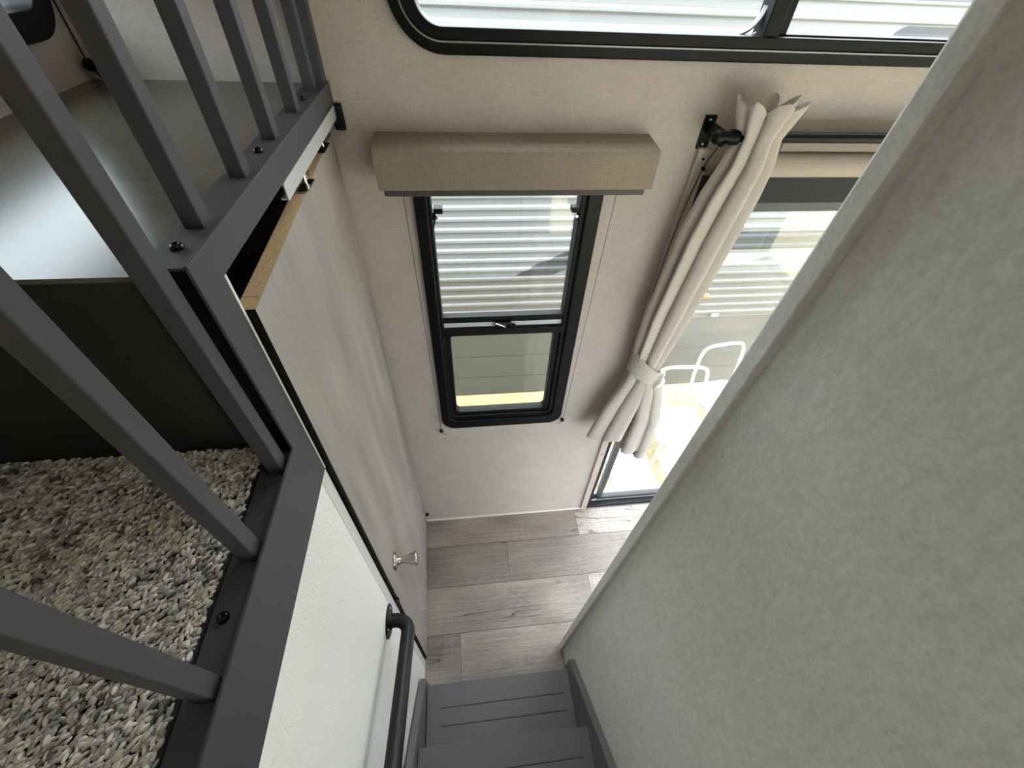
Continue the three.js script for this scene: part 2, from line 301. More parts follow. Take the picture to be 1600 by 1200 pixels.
{
  const w = new THREE.Group(); w.name = 'window_2'; w.userData.kind = 'structure'; tag(w, 'wide black-framed window high on the far wall above the valance', 'window'); w.position.set(0.9, 2.303, 0); scene.add(w);
  part('window_frame', ring(UP.x0, UP.x1, UP.y0, UP.y1, 0.115, 0.024, -0.02, 0.013, 0.004), matBlack, w);
  part('bead', ring(UP.x0 + 0.0225, UP.x1 - 0.0225, UP.y0 + 0.0225, UP.y1 - 0.0225, 0.092, 0.003, -0.02, 0.0135, 0.0005), M(0x8f8f8c, 0.35, 0.4), w, 'thin grey bead line');
  part('inner_frame', ring(UP.x0 + 0.025, UP.x1 - 0.025, UP.y0 + 0.025, UP.y1 - 0.025, 0.09, [0.03, 0.03, 0.022, 0.022], -0.06, 0.009, 0.003), matBlackPlastic, w);
  part('mullion', merge([B(0.735, 0.775, 2.335, 2.87, -0.05, 0.004, 0.003), B(0.772, 0.802, 2.335, 2.87, -0.055, -0.012, 0.003), B(0.80, 1.90, 2.335, 2.357, -0.05, -0.01, 0.003)]), matBlackPlastic, w);
  part('seal', ring(UP.x0 + 0.052, 0.74, UP.y0 + 0.045, UP.y1 - 0.045, 0.065, 0.004, -0.04, -0.02, 0.0005), M(0x6e716f, 0.5), w);
  part('pane', plate(UP.x0 + 0.045, 0.75, UP.y0 + 0.04, UP.y1 - 0.04, 0.05, -0.036, -0.032), matGlass, w);
  part('pane', B(0.79, UP.x1 - 0.045, UP.y0 + 0.045, UP.y1 - 0.04, -0.046, -0.042), matGlass, w);
}
// valance, shade rail and the shade's cords
{
  const v = thing('valance', 'padded beige fabric valance box over the tall narrow window', 'valance', [0.16, 2.04, 0]);
  const s = new THREE.Shape();                                           // section, seen from the side: (z, y)
  s.moveTo(0, 2.143); s.lineTo(0.098, 2.135); s.quadraticCurveTo(0.105, 2.134, 0.106, 2.126); s.lineTo(0.106, 2.04); s.lineTo(0.094, 2.04); s.lineTo(0.094, 2.122); s.lineTo(0, 2.131); s.closePath();
  const g = new THREE.ExtrudeGeometry(s, { depth: 0.716, bevelEnabled: false, curveSegments: 6 }); g.rotateY(-Math.PI / 2); g.translate(0.515, 0, 0);
  g.computeVertexNormals();
  part('cover', metreUV(g), matValance, v);
  for (const x of [-0.2005, 0.5035]) part('end_panel', B(x - 0.0005, x + 0.0115, 2.041, 2.131, 0, 0.0985, 0.002), matValance, v);
  const sh = thing('pleated_shade', 'dark grey rail of the raised window shade under the valance', 'window shade', [0.155, 2.02, 0.07]);
  part('bottom_rail', B(-0.19, 0.503, 2.019, 2.037, 0.045, 0.093, 0.003), matShadeRail, sh);
  part('pleats', merge([0, 1, 2, 3, 4].map(i => B(-0.186, 0.499, 2.038 + i * 0.014, 2.049 + i * 0.014, 0.035, 0.088, 0.004))), M(0xb7b0a6, 0.9), sh);
  for (const [x, yk, z] of [[-0.137, 0.905, 0.012], [0.43, 0.933, 0.012]]) {
    const s2 = x < 0 ? 1 : -1;
    const c = part('cord', tube([[x - s2 * 0.012, 2.02, 0.05], [x - s2 * 0.008, 1.7, 0.04], [x - s2 * 0.002, 1.2, 0.024], [x, yk, z + 0.006]], 0.0009, 40, 6), M(0x2b2a29, 0.7), sh);
    part('knob', lathe([[0.0, -0.001], [0.004, 0], [0.004, 0.006], [0.0085, 0.008], [0.0095, 0.013], [0.006, 0.017], [0, 0.018]], [x, yk, 0], [0, 0, 1], 16), matBlackPlastic, c);
    part('cord_tail', tube([[x, yk, z + 0.003], [x + s2 * 0.006, yk - 0.018, z], [x + s2 * 0.017, yk - 0.03, z - 0.006], [x + s2 * 0.019, yk - 0.037, 0.003]], 0.0011, 12, 6), M(0x4a4846, 0.7), c);
  }
}
{
  const x = -0.768, z = 0.016, y = 2.272;
  const c = thing('loft_shade_cord', 'thin black cord with a round knob in the loft corner', 'cord', [x, y, z]);
  part('cord', tube([[x - 0.003, 2.86, z], [x, 2.6, z], [x, 2.4, z + 0.002], [x, y, z + 0.004]], 0.0016, 20, 6), matBlackPlastic, c);
  part('knob', lathe([[0, -0.014], [0.007, -0.013], [0.012, -0.004], [0.012, 0.003], [0.008, 0.010], [0.004, 0.013], [0, 0.014]], [x + 0.002, y, z + 0.004], [1, 0.2, 0.4], 16), matBlackPlastic, c);
  part('cord_tail', merge([tube([[x, y, z], [x + 0.01, y - 0.014, z + 0.008], [x + 0.022, LOFT + 0.002, z + 0.012]], 0.0012, 10, 6), tube([[x, y, z], [x + 0.012, y - 0.016, z + 0.002], [x + 0.034, LOFT + 0.004, z]], 0.0012, 10, 6)]), matBlackPlastic, c);
}

// ---------------------------------------------------------------- patio door
{
  const d = new THREE.Group(); d.name = 'door_2'; d.userData.kind = 'structure'; tag(d, 'dark-framed sliding glass patio door beside the tied curtain', 'door'); d.position.set(1.6, 0, 0); scene.add(d);
  part('door_frame', merge([B(0.700, 0.722, 0, 2.04, -0.075, 0.006, 0.003), B(2.478, 2.50, 0, 2.04, -0.075, 0.006, 0.003), B(0.70, 2.50, 0.0, 0.022, -0.03, 0.006, 0.003), B(0.70, 2.5, 1.955, 2.04, -0.075, 0.008, 0.003)]), dark(0x232225, 0.55, 0.35), d);
  part('sill_track', merge([B(0.722, 2.478, 0, 0.014, -0.11, -0.03), B(0.722, 2.478, 0.014, 0.03, -0.046, -0.042), B(0.722, 2.478, 0.014, 0.03, -0.071, -0.067), B(0.722, 2.478, 0.014, 0.03, -0.106, -0.102)]), matWhitePlastic, d, 'white sill track');
  part('side_track', merge([B(0.722, 0.75, 0.014, 1.955, -0.105, -0.045), B(0.722, 0.727, 0.014, 1.955, -0.045, -0.015)]), matWhitePlastic, d);
  const sl = part('sliding_panel', merge([B(0.772, 0.802, 0.03, 1.95, -0.062, -0.03, 0.003), B(1.58, 1.62, 0.03, 1.95, -0.062, -0.03, 0.003), B(0.772, 1.62, 0.03, 0.058, -0.062, -0.03, 0.003), B(0.772, 1.62, 1.91, 1.95, -0.062, -0.03, 0.003)]), M(0x434143, 0.5), d);
  part('pane', B(0.80, 1.585, 0.055, 1.915, -0.048, -0.044), matGlass, sl);
  const fx = part('fixed_panel', merge([B(1.56, 1.60, 0.03, 1.95, -0.098, -0.07, 0.003), B(2.44, 2.478, 0.03, 1.95, -0.098, -0.07, 0.003), B(1.56, 2.478, 0.03, 0.058, -0.098, -0.07, 0.003), B(1.56, 2.478, 1.91, 1.95, -0.098, -0.07, 0.003)]), M(0x434143, 0.5), d);
  part('pane', B(1.59, 2.45, 0.055, 1.915, -0.086, -0.082), matGlass, fx);
  part('roller_bracket', merge([B(0.728, 0.766, 0.03, 0.062, -0.06, -0.034, 0.003)]), matBlackPlastic, d);
  const tr = struct('trim_3', B(0.664, 0.700, 0, 2.112, 0, 0.014, 0.003), matTrimWood, 'pale wood-look casing strip left of the patio door', 'trim');
  for (const y of [0.035, 0.32, 0.62, 1.05, 1.5, 2.085]) part('screw', lathe([[0.004, 0], [0.0035, 0.0015], [0, 0.002]], [0.684, y, 0.0138], [0, 0, 1], 10), matBlackPlastic, tr);
  struct('trim_4', B(0.700, 2.54, 2.04, 2.05, 0, 0.012, 0.003), matTrimWood, 'thin casing strip above the patio door', 'trim');
  // rolled-up shade over the door
  const s = thing('roller_shade', 'rolled-up beige shade over the patio door', 'roller shade', [1.6, 2.06, 0.04]);
  part('fabric_roll', lathe([[0, 0], [0.034, 0], [0.034, 1.62], [0, 1.62]], [0.86, 2.084, 0.046], [1, 0, 0], 28), matRoll, s);
  part('head_rail', merge([B(0.86, 2.49, 2.122, 2.150, 0.0, 0.07, 0.004)]), M(0x6d635a, 0.45, 0.2), s);
  part('hem_bar', B(0.725, 2.485, 2.036, 2.052, 0.010, 0.02, 0.003), matShadeRail, s);
  // the cord down the casing
  const c = thing('shade_pull_cord', 'dark cord with a small bead running down the casing behind the curtain', 'cord', [0.69, 2.06, 0.02]);
  part('cord', tube([[0.705, 2.12, 0.03], [0.692, 2.07, 0.022], [0.678, 1.97, 0.019], [0.668, 1.8, 0.018], [0.662, 1.5, 0.018]], 0.0018, 40, 6), M(0x4b3f36, 0.7), c);
  part('bead', new THREE.SphereGeometry(0.006, 12, 8).translate(0.690, 2.062, 0.022), matBlackPlastic, c);
}
// curtain rod and bracket
{
  const r = thing('curtain_rod', 'black curtain rod with end bracket above the patio door', 'curtain rod', [1.5, 2.165, 0.085]);
  part('rod', rod([0.665, 2.163, 0.088], [2.6, 2.163, 0.088], 0.0125, 0.0125, 20), matBlack, r);
  part('finial', lathe([[0, -0.004], [0.012, -0.002], [0.0165, 0.004], [0.0165, 0.02], [0.0135, 0.026], [0.0135, 0.04], [0.018, 0.044], [0.0185, 0.062], [0.014, 0.066]], [0.651, 2.163, 0.088], [1, 0, 0], 24), matBlack, r);
  part('bracket', merge([B(0.657, 0.690, 2.108, 2.190, 0, 0.004, 0.001), B(0.668, 0.684, 2.150, 2.176, 0, 0.078, 0.003), tube([[0.676, 2.176, 0.07], [0.676, 2.15, 0.072], [0.676, 2.146, 0.09], [0.676, 2.158, 0.104]], 0.006, 12, 8)]), matBlack, r);
  for (const y of [2.12, 2.178]) part('screw', lathe([[0.004, 0], [0.003, 0.002], [0, 0.0025]], [0.674, y, 0.0038], [0, 0, 1], 10), matChrome, r);
}
// ---------------------------------------------------------------- curtain
{
  const c = thing('curtain', 'beige curtain tied back beside the patio door', 'curtain', [0.72, 0.72, 0.08]);
  // rows: [y, centre x, centre z, half width, half depth, fold depth]
  function drape(rows, folds, n, seed, phase = 0, sharp = 1) {
    const pos = [], uv = [], idx = [], nr = 46, r = rng(seed), jit = Array.from({ length: folds }, () => 0.55 + 0.9 * r());
    const at = t => { const k = t * (rows.length - 1), i = Math.min(rows.length - 2, Math.floor(k)), f = k - i, s = f * f * (3 - 2 * f); return [0, 1, 2, 3, 4, 5, 6].map(q => { const a = rows[i][q] ?? 0, b = rows[i + 1][q] ?? 0; return a + (b - a) * s; }); };
    for (let j = 0; j <= nr; j++) {
      const [y, cx, cz, hw, hd, fd, lift = 0] = at(j / nr);
      for (let i = 0; i <= n; i++) {
        const a = i / n * Math.PI * 2, ph = a * folds + phase, k = jit[Math.floor(((ph / (2 * Math.PI)) % folds + folds) % folds)];
        const tri = Math.abs(((ph / (2 * Math.PI)) % 1 + 1) % 1 * 2 - 1), w = 1 - Math.pow(1 - tri, 1.6 / sharp * 0.75), m = 1 - fd * k * (1 - w);
        const X = Math.cos(a), Z = Math.sin(a), sq = Math.pow(Math.abs(X), 0.8) * Math.sign(X), sz = Math.pow(Math.abs(Z), 0.8) * Math.sign(Z);
        pos.push(cx + hw * sq * m, y + lift * (w - 0.5) * k, Math.max(0.016, cz + hd * sz * m)); uv.push(i / n * 0.9, y);
      }
    }
    for (let j = 0; j < nr; j++) for (let i = 0; i < n; i++) { const p = j * (n + 1) + i; idx.push(p, p + 1, p + n + 1, p + 1, p + n + 2, p + n + 1); }
    const g = new THREE.BufferGeometry(); g.setAttribute('position', new THREE.Float32BufferAttribute(pos, 3)); g.setAttribute('uv', new THREE.Float32BufferAttribute(uv, 2)); g.setIndex(idx); g.computeVertexNormals(); return g;
  }
  const body = part('drape', drape([
    [2.236, 0.768, 0.090, 0.088, 0.056, 0.52, 0.03], [2.212, 0.768, 0.090, 0.080, 0.050, 0.56, 0.016], [2.165, 0.770, 0.088, 0.062, 0.036, 0.50], [2.10, 0.770, 0.088, 0.074, 0.042, 0.58], [2.02, 0.757, 0.087, 0.086, 0.046, 0.60], [1.9, 0.742, 0.084, 0.092, 0.048, 0.60],
    [1.75, 0.728, 0.082, 0.089, 0.048, 0.60], [1.6, 0.713, 0.082, 0.085, 0.047, 0.58], [1.45, 0.702, 0.082, 0.073, 0.044, 0.54], [1.33, 0.697, 0.082, 0.058, 0.038, 0.42]], 7, 210, 3, 2.4, 0.75), matCurtain, c);
  part('lower_drape', drape([[1.35, 0.695, 0.082, 0.054, 0.038, 0.36], [1.27, 0.690, 0.082, 0.062, 0.042, 0.4], [1.12, 0.66, 0.085, 0.085, 0.05, 0.46], [0.98, 0.635, 0.088, 0.096, 0.056, 0.5], [0.905, 0.625, 0.088, 0.100, 0.058, 0.52, 0.03]], 4, 150, 8, 1.2, 0.75), matCurtain, c);
  part('lower_drape', drape([[1.33, 0.715, 0.086, 0.036, 0.034, 0.34], [1.22, 0.735, 0.09, 0.046, 0.040, 0.42], [1.05, 0.755, 0.095, 0.052, 0.044, 0.46], [0.86, 0.752, 0.098, 0.058, 0.046, 0.46], [0.80, 0.750, 0.098, 0.060, 0.048, 0.48, 0.02]], 3, 130, 9, 0.3, 0.75), matCurtain, c);
  part('lower_drape', drape([[1.31, 0.745, 0.082, 0.028, 0.03, 0.3], [1.18, 0.785, 0.085, 0.036, 0.036, 0.4], [1.0, 0.818, 0.09, 0.044, 0.042, 0.42], [0.80, 0.825, 0.092, 0.046, 0.044, 0.42], [0.735, 0.824, 0.092, 0.046, 0.044, 0.44, 0.02]], 3, 110, 10, 0.9, 0.75), matCurtain, c);
  // tie band wound slantwise round the waist, and its knot
  const pos = [], uv = [], idx = [], n = 60;
  for (let i = 0; i <= n; i++) { const a = i / n * Math.PI * 2; for (let j = 0; j <= 4; j++) { const t = j / 4 - 0.5, sl = Math.cos(a) * 0.045; const bul = 1 - 0.9 * t * t; pos.push(0.697 + (0.058 + 0.006 * bul) * Math.cos(a) + 0.012 * t, 1.335 - sl + t * 0.075 * (1 - 0.25 * Math.cos(a)), Math.max(0.012, 0.084 + (0.047 + 0.004 * bul) * Math.sin(a))); uv.push(i / n * 0.3, t * 0.07); } }
  for (let i = 0; i < n; i++) for (let j = 0; j < 4; j++) { const p = i * 5 + j; idx.push(p, p + 5, p + 1, p + 1, p + 5, p + 6); }
  const g = new THREE.BufferGeometry(); g.setAttribute('position', new THREE.Float32BufferAttribute(pos, 3)); g.setAttribute('uv', new THREE.Float32BufferAttribute(uv, 2)); g.setIndex(idx); g.computeVertexNormals();
  part('tie_band', g, matCurtain, c);
  const k = new THREE.SphereGeometry(1, 24, 16); const kp = k.attributes.position;
  for (let i = 0; i < kp.count; i++) { const x = kp.getX(i), y = kp.getY(i), z = kp.getZ(i), q = 1 + 0.14 * Math.sin(6 * x + 4 * z) + 0.1 * Math.sin(7 * y); kp.setXYZ(i, x * q * 0.022, y * q * 0.04, z * q * 0.03); }
  k.computeVertexNormals(); k.rotateZ(-0.3); k.translate(0.764, 1.275, 0.10); part('tie_knot', k, matCurtainLining, c, 'pale lining showing at the knot');
}

// ---------------------------------------------------------------- sliding door on the left and its track
{
  const d = new THREE.Group(); d.name = 'door_1'; d.userData.kind = 'structure'; tag(d, 'grey wood-look sliding door under the loft with a nickel knob', 'door');
  d.position.set(-0.303, 0.012, 0.018); d.rotation.y = Math.atan2(0.028, 0.716); scene.add(d);   // local z runs along the door, x is out of its face
  const L = 0.716, Hh = 2.133, local = (name, g, m, p = d, label) => { const o = new THREE.Mesh(g, m); o.name = name; p.add(o); if (label) o.userData.label = label; return o; };
  local('panel', B(-0.0255, 0, 0, Hh, 0, L), matDoor);
  local('core_edge', metreUV(B(-0.0245, -0.001, Hh - 0.002, Hh + 0.0006, 0.001, L - 0.03)), matParticle, d, 'raw tan particle board top edge');
  local('edge_block', metreUV(B(-0.0245, -0.001, Hh - 0.002, Hh + 0.0006, L - 0.0285, L - 0.0005)), matParticle);
  local('edge_band', B(-0.0254, -0.0004, 0.001, Hh, L - 0.0004, L + 0.0008), matBlackPlastic, d, 'black edge band');
  const kn = local('knob', lathe([[0, 0], [0.029, 0], [0.0305, 0.003], [0.027, 0.008], [0.015, 0.012], [0.0115, 0.022], [0.0115, 0.03], [0.015, 0.046], [0.0225, 0.066], [0.0245, 0.072], [0.022, 0.077], [0, 0.078]], [0, 1.03, 0.628], [1, 0, 0], 32), matNickel, d, 'brushed nickel flared knob');
  local('edge_guide', B(-0.02, 0.004, 0.915, 0.945, L - 0.001, L + 0.009, 0.002), matBlackPlastic);
}
{
  const t = thing('door_track', 'pale aluminium track above the sliding door', 'door track', [XW, 2.19, 0.23]);
  part('track', merge([B(XW - 0.002, XW + 0.0006, 2.175, 2.2030, 0.006, 0.472), B(XW - 0.02, XW - 0.0021, 2.2000, 2.2030, 0.006, 0.472), B(XW - 0.012, XW - 0.001, 2.176, 2.179, 0.006, 0.472)]), matAlu, t);
  for (const z of [0.34, 0.13]) {
    const h = thing('door_roller', z > 0.3 ? 'bright metal roller hanger on the near half of the door top' : 'roller hanger deep in the gap on the far half of the door top', 'roller', [-0.30, 2.146, z], 'hangers of the sliding door');
    const X = z > 0.3 ? -0.2955 : -0.304;
    part('base_plate', B(X - 0.008, X + 0.012, 2.1462, 2.149, z - 0.03, z + 0.03, 0.001), z > 0.3 ? matChrome : matBlackPlastic, h);
    part('stud', rod([X + 0.002, 2.149, z], [X + 0.002, 2.178, z], 0.0045), matChrome, h);
    part('wheel', lathe([[0, -0.005], [0.011, -0.005], [0.012, 0], [0.011, 0.005], [0, 0.005]], [X + 0.002, 2.166, z - 0.012], [1, 0, 0], 18), z > 0.3 ? matChrome : matBlackPlastic, h);
  }
  const b = thing('door_stop', 'small black stop block on the far wall under the loft rail', 'door stop', [-0.279, 2.17, 0.01]);
  part('block', merge([B(-0.293, -0.268, 2.148, 2.205, 0, 0.014, 0.004), B(-0.30, -0.285, 2.165, 2.19, 0.008, 0.03, 0.004)]), matBlackPlastic, b);
  const fg = thing('floor_guide', 'small black door guide low on the far wall at the floor', 'door guide', [-0.285, 0.1, 0.0]);
  part('bumper', lathe([[0, 0], [0.011, 0], [0.0115, 0.008], [0.008, 0.014], [0, 0.015]], [-0.288, 0.085, 0], [0, 0, 1], 16), matBlackPlastic, fg);
}

// ---------------------------------------------------------------- railing: loft frame, step-down post and landing frame in one welded piece
{
  const r = thing('loft_railing', 'charcoal steel railing round the loft and the carpeted landing', 'railing', [XW, 1.775, 0.8]);
  const bev = 0.004;
  const fascia = new THREE.Shape([[0.004, 2.2045], [0.745, 2.2045], [0.745, 1.774], [2.40, 1.774], [2.40, 1.918], [0.797, 1.918], [0.797, LOFT + 0.0045], [0.004, LOFT + 0.0045]].map(([z, y]) => new THREE.Vector2(z, y)));
  part('fascia', new THREE.ExtrudeGeometry(fascia, { depth: 0.0025, bevelEnabled: true, bevelSize: 0.001, bevelThickness: 0.001, bevelSegments: 2 }).rotateY(-Math.PI / 2).translate(XW - 0.001, 0, 0), matCharcoal, r);
  part('loft_plate', B(-0.334, XW - 0.0046, LOFT + 0.0005, LOFT + 0.004, 0.004, 0.7985, 0.001), matCharcoal, r);
  part('recess_shade_plate', B(-0.3355, XW - 0.0046, 1.90, LOFT, 0.781, 0.785), matBlack, r, 'plate coloured black for the shade in the recess behind the step post');  // black colour stands in for the shade of the hollow recess
  part('landing_plate', B(-0.336, XW - 0.0046, LAND - 0.004, LAND + 0.0005, 0.79, 2.40, 0.0015), matCharcoal, r);
  part('wall_post', B(-0.334, XW - 0.0048, LOFT + 0.003, 3.2, 0.002, 0.027, 0.002), matCharcoal, r);
  const w = 0.0115;
  for (const z of [0.080, 0.237, 0.392, 0.550, 0.701]) part('baluster', B(-0.310 - w, -0.310 + w, LOFT + 0.003, 3.2, z - w, z + w, 0.002), matCharcoal, r);
  for (const z of [0.8215, 0.957, 1.112, 1.266, 1.42, 1.575, 1.73, 1.885, 2.04, 2.195]) part('baluster', B(-0.307 - w, -0.307 + w, LAND, 3.2, z - w, z + w, 0.002), matCharcoal, r);
  part('top_rail', B(-0.335, XW, 3.2, 3.225, 0.002, 2.40, 0.003), matCharcoal, r);
  const bolt = (x, y, z) => { const b = part('bolt', lathe([[0, 0.004], [0.0026, 0.004], [0.003, 0.0062], [0.0058, 0.0052], [0.0074, 0.0025], [0.0076, 0]], [x, y, z], [0, 1, 0], 18), M(0x2c2c2e, 0.2, 0.9), r); return b; };
  for (const z of [0.757, 0.458, 0.156]) bolt(-0.311, LOFT + 0.004, z);
  for (const z of [1.036, 1.34, 1.65]) bolt(-0.320, LAND + 0.0005, z);
}

// ---------------------------------------------------------------- carpet on the landing
{
  const x0 = RX0 + 0.004, x1 = -0.339, z0 = 0.778, z1 = 2.42, r = rng(77), step = 0.0046;
  const nx = Math.floor((x1 - x0) / step), nz = Math.floor((z1 - z0) / step), n = nx * nz;
  const tuft = new THREE.IcosahedronGeometry(1, 1); tuft.scale(0.0019, 0.0032, 0.0042);
  const im = new THREE.InstancedMesh(tuft, M(0xffffff, 0.95), n); im.name = numbered('carpet'); im.userData.kind = 'stuff';
  tag(im, 'mottled grey and beige looped carpet on the landing', 'carpet');
  const cols = ['#e9e5db', '#d8d4ca', '#bfbcb5', '#f4f1e8', '#a3a19c', '#cdcac2', '#adafb0', '#706e6a'].map(c => new THREE.Color(c));
  const patch = noise(78, 23, 31), q = new THREE.Quaternion(), e = new THREE.Euler(), m4 = new THREE.Matrix4(), v = new THREE.Vector3(), s = new THREE.Vector3();
  let k = 0;
  for (let i = 0; i < nx; i++) for (let j = 0; j < nz; j++) {
    v.set(x0 + (i + 0.5 + (r() - 0.5) * 0.9) * step, LAND - 0.0005 + r() * 0.0052, z0 + (j + 0.5 + (r() - 0.5) * 0.9) * step);
    e.set((r() - 0.5) * 0.9, -0.55 + (r() - 0.5) * 1.5, (r() - 0.5) * 0.9); q.setFromEuler(e); s.setScalar(0.8 + 0.5 * r()); s.z *= 0.8 + 0.5 * r();
    im.setMatrixAt(k, m4.compose(v, q, s));
    const p = patch((v.x - x0) / 0.45, (v.z - z0) / 0.97); im.setColorAt(k, cols[Math.min(7, Math.max(0, Math.floor((r() * 0.75 + p * 0.25 + (p - 0.5) * 0.3) * 8)))]); k++;
  }
  im.count = k; scene.add(im);
  struct('floor_carpet_backing', B(x0, x1, LAND - 0.004, LAND - 0.0005, z0, RZ - 0.01), M(0x2e2b28, 0.95), 'woven backing under the carpet loops', 'carpet backing');
}

// ---------------------------------------------------------------- stairs
{
  const s = thing('staircase', 'dark grey painted staircase with grooved treads', 'staircase', [0.06, 0, 1.6]);
  const rise = 0.245, run = 0.2235, xl = -0.2485, xr = 0.379, n = 6;
  for (let i = 0; i < n; i++) {
    const z0 = 0.876 + i * run, y = 0.208 + i * rise, dp = run + 0.025;
    const sh = new THREE.Shape(); sh.moveTo(xl, 0.003); sh.lineTo(xr, 0.003); sh.lineTo(xr, dp); sh.lineTo(xl, dp); sh.closePath();
    for (const g of [0.089, 0.151]) { const h = new THREE.Path(); h.moveTo(-0.188, g - 0.0025); h.lineTo(0.346, g - 0.0025); h.absarc(0.346, g, 0.0025, -Math.PI / 2, Math.PI / 2); h.lineTo(-0.188, g + 0.0025); h.absarc(-0.188, g, 0.0025, Math.PI / 2, 1.5 * Math.PI); sh.holes.push(h); }
    const top = new THREE.ExtrudeGeometry(sh, { depth: 0.005, bevelEnabled: true, bevelSize: 0.0015, bevelThickness: 0.0012, bevelSegments: 1, curveSegments: 4 }); top.rotateX(Math.PI / 2); top.translate(0, y - 0.0012, z0);
    part('tread', merge([metreUV(top), B(xl, xr, y - 0.03, y - 0.0055, z0 + 0.001, z0 + dp, 0.003)]), matStair, s);
    part('riser', B(xl + 0.001, xr - 0.001, y - rise + 0.0005, y - 0.03, z0 + 0.022, z0 + 0.034), matStair, s);
  }
  const side = (xa, xb, dy) => {
    const t = new THREE.Shape(), sl = rise / run, z0 = 0.858, zt = z0 + n * run; t.moveTo(z0, 0); t.lineTo(z0, 0.245 + dy); t.lineTo(z0 + 0.012, 0.262 + dy); t.lineTo(Math.min(zt, 2.42), 0.262 + dy + (Math.min(zt, 2.42) - z0 - 0.012) * sl); t.lineTo(Math.min(zt, 2.42), 0.262 + dy + (Math.min(zt, 2.42) - z0) * sl - 0.5); t.lineTo(z0 + 0.22, 0); t.closePath();
    const g = new THREE.ExtrudeGeometry(t, { depth: xb - xa - 0.004, bevelEnabled: true, bevelSize: 0.002, bevelThickness: 0.002, bevelSegments: 1 }); g.rotateY(-Math.PI / 2); g.translate(xb - 0.002, 0, 0); return metreUV(g);
  };
  part('stringer', side(-0.2795, -0.2535, -0.005), matStair, s);
  part('stringer', side(0.3795, 0.4045, 0.045), matStair, s);
}
// handrail on the white wall
{
  const h = thing('handrail', 'black tubular grab rail mounted on the white stairwell wall', 'handrail', [XW, 1.0, 0.82]);
  const z0 = 0.822, y0 = 1.022, X = -0.221, sl = 0.40, pts = [];
  pts.push([XW + 0.004, y0, z0], [XW + 0.022, y0 + 0.0, z0]);
  for (let i = 0; i <= 8; i++) { const a = i / 8 * Math.PI / 2, R = 0.042; pts.push([X - R + R * Math.sin(a), y0 + sl * R * (1 - Math.cos(a)), z0 + R * (1 - Math.cos(a))]); }
  for (const L of [0.1, 0.25, 0.45, 0.7, 0.95]) pts.push([X, y0 + sl * (0.042 + L), z0 + 0.042 + L]);
  const eL = 0.042 + 0.95; for (let i = 1; i <= 8; i++) { const a = i / 8 * Math.PI / 2, R = 0.042; pts.push([X - R + R * Math.cos(a), y0 + sl * (eL + R * Math.sin(a)), z0 + eL + R * Math.sin(a)]); }
  pts.push([XW + 0.004, y0 + sl * (eL + 0.042), z0 + eL + 0.042]);
  part('tube', tube(pts, 0.0205, 160, 20, false, 0.5), matHandrail, h);
  for (const [y, z] of [[y0, z0], [y0 + sl * (eL + 0.042), z0 + eL + 0.042]]) {
    const f = part('flange', lathe([[0, 0], [0.049, 0], [0.0495, 0.002], [0.047, 0.0045], [0.026, 0.005], [0.022, 0.012]], [XW, y, z], [1, 0, 0], 32), matHandrail, h);
    for (const a of [0.6, 2.7, 4.8]) part('screw', lathe([[0, 0.003], [0.003, 0.0026], [0.004, 0]], [XW + 0.0045, y + 0.036 * Math.sin(a), z + 0.036 * Math.cos(a)], [1, 0, 0], 10), matChrome, f);
  }
}

// ---------------------------------------------------------------- fill lamps added on the ceiling, unseen above the frame
function addedCeilingLamp(x, z, label) {
  const l = thing('added_ceiling_lamp', label, 'ceiling lamp', [x, CEIL, z], 'added ceiling lamps');
  part('housing', lathe([[0, 0], [0.15, 0], [0.155, -0.012], [0.145, -0.022], [0.135, -0.022], [0.13, -0.012], [0, -0.012]], [x, CEIL, z], [0, 1, 0], 36), matWhitePlastic, l);
  part('diffuser', lathe([[0, -0.018], [0.128, -0.018], [0.128, -0.012], [0, -0.012]], [x, CEIL, z], [0, 1, 0], 36), new THREE.MeshStandardMaterial({ color: 0xffffff, emissive: 0xfff2e2, emissiveIntensity: 2 }), l);
  const a = new THREE.RectAreaLight(new THREE.Color().setRGB(1.0, 0.965, 0.91), FILL_LAMP_POWER, 0.23, 0.23); a.position.set(0, -0.03, 0); a.rotation.x = -Math.PI / 2; l.add(a);
}
addedCeilingLamp(0.12, 1.15, 'added round fill lamp in the ceiling over the head of the stairs');
addedCeilingLamp(1.5, 1.1, 'added round fill lamp in the ceiling over the living area');

